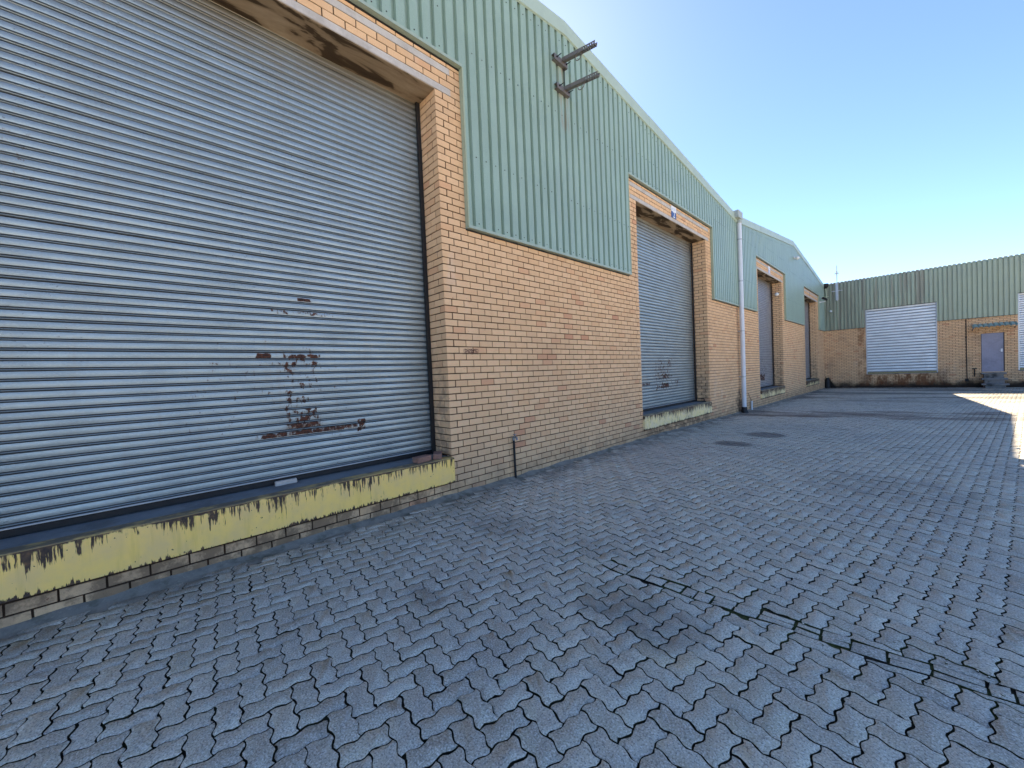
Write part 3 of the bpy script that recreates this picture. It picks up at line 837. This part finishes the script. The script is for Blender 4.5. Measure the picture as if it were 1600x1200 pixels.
# canopy over it
m = MB(); pts = prof_pts(2.06, 3.50); n = len(pts); vs = []
for (yy, zz) in ((FY - .01, 3.08), (FY - .30, 2.985), (FY - .60, 2.89)):
    for u, dd in pts: vs.append((u, yy, zz + dd + .006 * math.sin(u * 9 + yy * 3)))
m.add(vs, [(r * n + i, r * n + i + 1, (r + 1) * n + i + 1, (r + 1) * n + i) for r in range(2) for i in range(n - 1)])
cn = m.build('canopy', TARP, fw)
for u in (2.08, 3.46):
    m = MB(); m.tube([(u, FY - .02, 3.05), (u, FY - .58, 2.87)], .016, 8); m.tube([(u, FY - .02, 2.80), (u, FY - .42, 2.92)], .014, 8)
    m.build('bracket', STEEL, cn)

# ------------------------------------------------------------------ things standing by or fixed to the buildings
# downpipe in the valley
dp = thing('downpipe', (WX + .09, 14.40, -.08), 'tall white rainwater downpipe between the two gabled warehouses', 'downpipe')
PX, PY = WX + .125, 14.36
m = MB(); m.tube([(PX, PY, 6.16), (PX, PY, 4.5), (PX + .004, PY + .004, 2.7), (PX, PY, .10)], .068, 16); p = m.build('pipe', PVC, dp)
for z in (5.6, 4.25, 2.62, 1.12):
    m = MB(); m.tube([(PX, PY, z - .022), (PX, PY, z + .022)], .074, 16); m.box((WX + .003, PY - .02, z - .018), (PX - .05, PY + .02, z + .018)); m.build('pipe_clip', GALV, p)
m = MB(); m.tube([(PX, PY, 6.28), (PX, PY, 6.13)], .082, 16); m.box((WX - .2, PY - .34, 6.24), (PX + .085, PY + .10, 6.47)); m.build('rainwater_head', HOPPER, dp, .01)
m = MB(); m.tube([(PX, PY, .12), (PX, PY, -.02), (PX + .03, PY, -.10)], .085, 14, rs=[.074, .095, .10]); m.build('drain_boot', BLACK, dp)

vp = thing('drain_pipe', (WX + .05, 15.48, -.09), 'short white plastic pipe stub with thin wire beside the tall downpipe', 'pipe')
m = MB(); m.tube([(WX + .05, 15.48, -.10), (WX + .05, 15.48, .215)], .032, 12); m.tube([(WX + .05, 15.48, .17), (WX + .05, 15.48, .225)], .038, 12); m.build('pipe', PVC, vp)
m = MB(); m.tube([(WX + .05, 15.48, .22), (WX + .03, 15.42, .33), (WX + .02, 15.33, .40), (WX + .018, 15.30, .50), (WX - .03, 15.26, .51)], .007, 6); m.build('wire', BLACK, vp)

tp = thing('standpipe', (WX + .04, 3.86, 0), 'thin black standpipe with a grey tap head against the brick wall', 'standpipe')
m = MB(); m.tube([(WX + .035, 3.865, -.02), (WX + .033, 3.86, .30), (WX + .035, 3.855, .56)], .0165, 10); m.build('pipe', BLACK, tp)
m = MB(); m.tube([(WX + .035, 3.855, .555), (WX + .035, 3.855, .60)], .021, 10); m.tube([(WX + .02, 3.855, .605), (WX + .105, 3.845, .60), (WX + .118, 3.843, .565)], .015, 10); m.tube([(WX + .06, 3.852, .60), (WX + .06, 3.852, .64)], .009, 8); m.box((WX + .04, 3.835, .638), (WX + .085, 3.868, .648))
m.build('tap', BRASS, tp, .002)

def loose_brick(loc, rz, label):
    o = thing('loose_brick', loc, label, 'brick', 'loose bricks on the yellow sill'); o.rotation_euler[2] = rz
    m = MB(); m.box((-.052, -.105, .0), (.052, .105, .068), 0, .004); b = m.build('brick_body', REDBR, None, .006, base=(0, 0, 0)); b.parent = o
    return o
lb = loose_brick((WX - .075, 2.415, Z_SILL), R_(12), 'loose red-brown brick lying on the yellow sill, farther from the pier')
lb2 = dup(lb, (WX - .105, 2.655, Z_SILL), 'loose red-brown brick on the yellow sill, tight against the brick pier'); lb2.rotation_euler[2] = R_(55)
m = MB(); m.box((-.02, -.095, 0), (.02, .095, .042), 0, .004)
o = m.build('wedge', CONC, None, .004, base=(0, 0, 0)); o.location = (WX - .345, 1.02, Z_SILL - .005)
tag(o, 'pale block wedged under the bottom edge of the nearest shutter', 'wedge')
m = MB(); jx = WX - .2
m.tube([(WX - .36, 11.66, .575), (WX - .17, 11.66, .585), (WX - .155, 11.655, .57), (WX - .15, 11.655, .50)], .010, 8)
o = m.build('door_bolt', BLACK, None, base=(WX - .2, 11.66, .5)); tag(o, 'bent black bolt rod at the right jamb of the second shutter', 'bolt rod')

# steel brackets high on the sheeting
def make_bracket(base, label):
    t = thing('steel_bracket', base, label, 'bracket', 'steel arms bolted to the green sheeting')
    bx, by, bz = base
    m = MB(); h = .045
    m.box((bx + .052, by - .17, bz - h), (bx + .060, by + .17, bz + h)); m.box((bx - .012, by - .17, bz + h - .008), (bx + .0515, by + .17, bz + h)); m.box((bx - .012, by - .17, bz - h), (bx + .0515, by + .17, bz - h + .008))
    m.build('wall_channel', STEEL, t)
    d = Vector((1, 0, -.19)).normalized(); up = Vector((0, 0, 1)); up = (up - d * up.dot(d)).normalized(); sd = d.cross(up)
    o0 = Vector((bx + .061, by + .05, bz + .03)); L = .64
    M = Matrix((( d.x, sd.x, up.x, o0.x), (d.y, sd.y, up.y, o0.y), (d.z, sd.z, up.z, o0.z), (0, 0, 0, 1)))
    m = MB(); hw, t_ = .034, .006
    # C-channel open upwards; slotted towards its tip
    m.box((0, -hw, -.029), (L * .62, -hw + t_, .029), 0, 0, M); m.box((0, hw - t_, -.029), (L * .62, hw, .029), 0, 0, M); m.box((0, -hw + t_ + .0002, -.029), (L * .62, hw - t_ - .0002, -.023), 0, 0, M)
    x = L * .62
    for sgn in (-1, 1):
        ya, yb = (-hw, -hw + t_) if sgn < 0 else (hw - t_, hw)
        m.box((x + .0003, ya, .010), (L, yb, .029), 0, 0, M); m.box((x + .0003, ya, -.029), (L, yb, -.010), 0, 0, M)
        for k in range(6):
            a = x + .0005 + k * (L - x - .024) / 5; m.box((a, ya, -.0098), (a + .024, yb, .0098), 0, 0, M)
    for k in range(6):
        a = x + .0005 + k * (L - x - .024) / 5; m.box((a, -hw + t_ + .0002, -.0288), (a + .024, hw - t_ - .0002, -.023), 0, 0, M)
    m.build('arm', STEEL, t)
    m = MB(); pts = []
    for k in range(17):
        a = math.pi * (-.18 + 1.36 * k / 16); pts.append(M @ Vector((L * .50 - .062 * math.cos(a), .0, -.050 - .062 * math.sin(a))))
    m.tube(pts, .007, 8); m.build('ring', STEEL, t)
    for yy in (-.11, .135):
        m = MB(); m.tube([(bx - .02, by + yy, bz + .012), (bx + .15, by + yy, bz + .006)], .0065, 8); m.tube([(bx + .062, by + yy, bz + .010), (bx + .074, by + yy, bz + .010)], .015, 6); m.build('bolt', BLACK, t)
    return t
BX = WX + .070
b1 = make_bracket((BX, 5.195, 6.575), 'upper steel bracket arm on the green sheeting, its slotted tip against the sky')
b2 = dup(b1, (BX, 5.235, 6.135), 'lower steel bracket arm on the green sheeting, below the other arm')
m = MB(); m.tube([(BX + .03, 5.31, 6.54), (BX + .02, 5.315, 6.35), (BX + .035, 5.30, 6.17)], .007, 6)
tag(m.build('cable', BLACK, None, base=(BX, 5.31, 6.35)), 'thin black cable hanging between the two steel brackets', 'cable')

# number signs over the doors
def text_mesh(s, size, name):
    cu = bpy.data.curves.new(name, 'FONT'); cu.body = s; cu.size = size; cu.extrude = .001; cu.align_x = 'CENTER'; cu.align_y = 'CENTER'; cu.offset = .002
    t = bpy.data.objects.new(name, cu); C.objects.link(t)
    bpy.context.view_layer.update()
    dg = bpy.context.evaluated_depsgraph_get()
    me = bpy.data.meshes.new_from_object(t.evaluated_get(dg)); C.objects.unlink(t); bpy.data.objects.remove(t)
    return me
def number_sign(y, z, num, upper, lower, ink, label):
    t = thing('number_sign', (WX + .006, y, z), label, 'sign', 'number signs over the loading doors')
    w, h = .135, .14
    if upper:
        m = MB(); m.box((WX + .005, y - w, z + .005), (WX + .013, y + w, z + h)); up = m.build('sign_plate', upper, t)
        for k, (dy, dz, ww, hh) in enumerate(((-.075, .045, .022, .05), (-.03, .075, .03, .012), (-.03, .04, .03, .012), (.03, .05, .012, .05), (.075, .06, .03, .03))):
            m = MB(); m.box((WX + .0132, y + dy - ww / 2, z + dz), (WX + .0145, y + dy + ww / 2, z + dz + hh)); m.build('worn_stroke', PALEB, up)
        m = MB(); m.box((WX + .005, y - w, z - h), (WX + .0125, y + w, z + .0045)); m.build('sign_plate', lower, t)
    me = text_mesh(num, .22 if upper else .30, 'numeral'); me.materials.append(ink)
    o = bpy.data.objects.new('numeral', me); C.objects.link(o); o.parent = t
    o.matrix_local = Matrix.Translation((.010 if upper else .004, 0, -h * .5 if upper else 0)) @ Matrix(((0, 0, 1, 0), (1, 0, 0, 0), (0, 1, 0, 0), (0, 0, 0, 1)))
    return t
number_sign(9.62, 5.305, '2', WHITEP, BLUEP, WHITEP, 'blue and white number 2 sign above the second shutter')
number_sign(18.55, 5.29, '3', WHITEP, PALEB, WHITEP, 'faded pale number sign above the third shutter beyond the downpipe')
number_sign(27.2, 5.28, '5', None, None, BLACK, 'dark numeral fixed over the last shutter by the corner')

# small lamps
def wall_lamp(loc, out, label, s=1.0, cat='lamp'):
    t = thing('wall_lamp', loc, label, cat, 'small wall lamps'); o = Vector(out)
    m = MB(); p = Vector(loc); m.tube([p, p + o * .05 * s], .055 * s, 12); m.build('lamp_base', WHITEP, t)
    m = MB(); m.tube([p + o * .051 * s, p + o * .10 * s, p + o * .16 * s, p + o * .19 * s], .06, 12, rs=[.05 * s, .075 * s, .06 * s, .012 * s]); m.build('lamp_shade', LENS, t)
    return t
wall_lamp((WX - .16, 20.615, 4.58), (0, -1, -.15), 'small white lamp on the brick jamb of the third shutter', 1.1)
wall_lamp((WX + .058, 22.95, 6.55), (1, 0, -.3), 'small white lamp under the ridge of the farther gable', 1.25)
wall_lamp((WX - .10, 25.625, 4.74), (0, 1, 0), 'small white lamp at the left top of the last shutter', 1.0)
wall_lamp((-3.685, FY - .05, 4.66), (0, -1, -.2), 'round white lamp on the far sheeting near the corner', 1.0)
fl = thing('floodlight', (WX + .06, 30.0, 5.2), 'black floodlight on a white arm right of the last shutter', 'floodlight')
m = MB(); m.box((WX + .06, 29.93, 5.06), (WX + .085, 30.07, 5.16)); m.tube([(WX + .07, 30.0, 5.10), (WX + .34, 30.0, 5.12)], .03, 10); m.build('arm', WHITEP, fl)
m = MB(); M = Matrix.Translation((WX + .30, 30.0, 5.27)) @ Matrix.Rotation(R_(35), 4, 'Y')
m.box((-.13, -.14, -.055), (.13, .14, .05), 0, 0, M); m.box((-.10, -.16, .051), (.10, .16, .075), 0, 0, M); fh = m.build('lamp_head', BLACK, fl, .008)
m = MB(); m.box((-.10, -.11, -.061), (.10, .11, -.0555), 0, 0, M); m.build('lamp_glass', LENS, fh)

rh = thing('corner_gutter_outlet', (-3.93, FY - .12, 6.25), 'dark rainwater outlet with thin pipe high in the corner of the yard', 'gutter outlet')
m = MB(); m.tube([(-3.92, FY - .13, 6.42), (-3.92, FY - .13, 6.30), (-3.92, FY - .13, 6.20), (-3.92, FY - .13, 6.12)], .1, 14, rs=[.15, .16, .13, .05]); m.build('bowl', BLACK, rh)
m = MB(); m.tube([(-3.92, FY - .13, 6.16), (-3.90, FY - .10, 5.80), (-3.90, FY - .08, 5.42)], .035, 10); m.box((-4.0, FY - .11, 5.58), (-3.78, FY - .055, 5.63)); m.build('pipe', TRIM, rh)
m = MB()
m.tube([(-3.93, FY - .10, -.22), (-3.93, FY - .10, .18), (-3.93, FY - .10, .38)], .13, 14, rs=[.15, .13, .10]); m.tube([(-3.93, FY - .10, .381), (-3.93, FY - .10, .46)], .075, 12)
tag(m.build('drain_stub', BLACK, None, base=(-3.93, FY - .1, -.2)), 'black tarred drain stub at the foot of the corner', 'drain pipe')

an = thing('antenna_mast', (-3.36, FY - .06, 5.2), 'thin antenna mast with a small crosspiece above the far roof edge', 'antenna')
m = MB(); m.tube([(-3.36, FY - .085, 5.25), (-3.36, FY - .085, 7.46)], .022, 8); m.build('mast', GALV, an)
m = MB(); m.box((-3.43, FY - .115, 5.30), (-3.30, FY - .1075, 6.36)); m.box((-3.62, FY - .1, 5.86), (-3.10, FY - .055, 5.90)); m.build('clamp_plate', GALV, an)
m = MB(); m.box((-3.46, FY - .10, 6.93), (-3.26, FY - .07, 6.99)); m.tube([(-3.36, FY - .085, 6.80), (-3.36, FY - .085, 7.1)], .05, 10, rs=[.03, .055]); m.build('crosspiece', GALV, an)

m = MB(); m.tube([(1.865, FY - .02, 3.42), (1.865, FY - .018, 1.6), (1.875, FY - .02, .25)], .017, 8); m.box((1.84, FY - .035, 2.42), (1.89, FY - .002, 2.50)); m.box((1.80, FY - .05, .12), (1.93, FY - .002, .26))
tag(m.build('conduit', BLACK, None, base=(1.865, FY, .2)), 'thin dark conduit down the far brick wall left of the blue door', 'conduit')
m = MB(); m.tube([(2.13, FY - .05, .38), (2.13, FY - .05, .78)], .022, 8); m.tube([(2.05, FY - .05, .79), (2.21, FY - .05, .79)], .03, 10); m.box((2.10, FY - .045, .5), (2.16, FY - .002, .56))
tag(m.build('valve_stub', BLACK, None, base=(2.13, FY, .4)), 'short black T-shaped valve on the far wall beside the door steps', 'valve')

st = thing('door_steps', (2.745, FY - .4, -.2), 'rough dark concrete steps up to the blue-grey door', 'steps')
for k, (zt, d0, d1) in enumerate(((.575, 0.0, .30), (.30, .30, .58), (.03, .58, .86))):
    m = MB(); m.box((2.34 - .02 * k, FY - d1 - .035, zt - .085), (3.15 + .02 * k, FY - d0 - .003, zt), 0, .012)
    m.box((2.42, FY - d1 + .03, -.24), (3.07, FY - d0 - .003, zt - .086), 0, .006)
    m.build('step', STEPC, st, .012)
# ------------------------------------------------------------------ light, sky, camera
wd = bpy.data.worlds.new('World'); bpy.context.scene.world = wd; wd.use_nodes = True
nt = wd.node_tree; nt.nodes.clear()
sky = nt.nodes.new('ShaderNodeTexSky'); sky.sky_type = 'NISHITA'; sky.sun_disc = False
sky.sun_elevation = math.asin(SUN.z); sky.sun_rotation = math.atan2(SUN.x, SUN.y)
sky.altitude = 100; sky.air_density = .45; sky.dust_density = 0.07; sky.ozone_density = 2.8
bg = nt.nodes.new('ShaderNodeBackground'); bg.inputs[1].default_value = .10
ow = nt.nodes.new('ShaderNodeOutputWorld'); nt.links.new(sky.outputs[0], bg.inputs[0]); nt.links.new(bg.outputs[0], ow.inputs[0])
L = bpy.data.lights.new('sun', 'SUN'); L.energy = 5.0; L.angle = R_(.5); L.color = (1, .84, .63)
lo = bpy.data.objects.new('sun', L); C.objects.link(lo); lo.rotation_euler = SUN.to_track_quat('Z', 'Y').to_euler(); lo.location = SUN * 60

cam = bpy.data.cameras.new('camera'); co = bpy.data.objects.new('camera', cam); C.objects.link(co)
cam.sensor_width = 36; cam.lens = 36 * 606.0 / 1600; cam.clip_start = .05; cam.clip_end = 3000
Rm = Matrix(((0.69213337, 0.0124814, 0.7216617, 0), (0.72051496, 0.04698053, -0.6918461, 0), (-0.04253925, 0.99881782, 0.02352375, 1.5), (0, 0, 0, 1)))
co.matrix_world = Rm
sc = bpy.context.scene; sc.camera = co
for o in bpy.data.objects:
    if '_w' in o: del o['_w']
sc.view_settings.view_transform = 'Standard'; sc.view_settings.look = 'None'; sc.view_settings.exposure = 2.15; sc.view_settings.gamma = 1
sc.render.film_transparent = False
sc.cycles.max_bounces = 8; sc.cycles.diffuse_bounces = 5
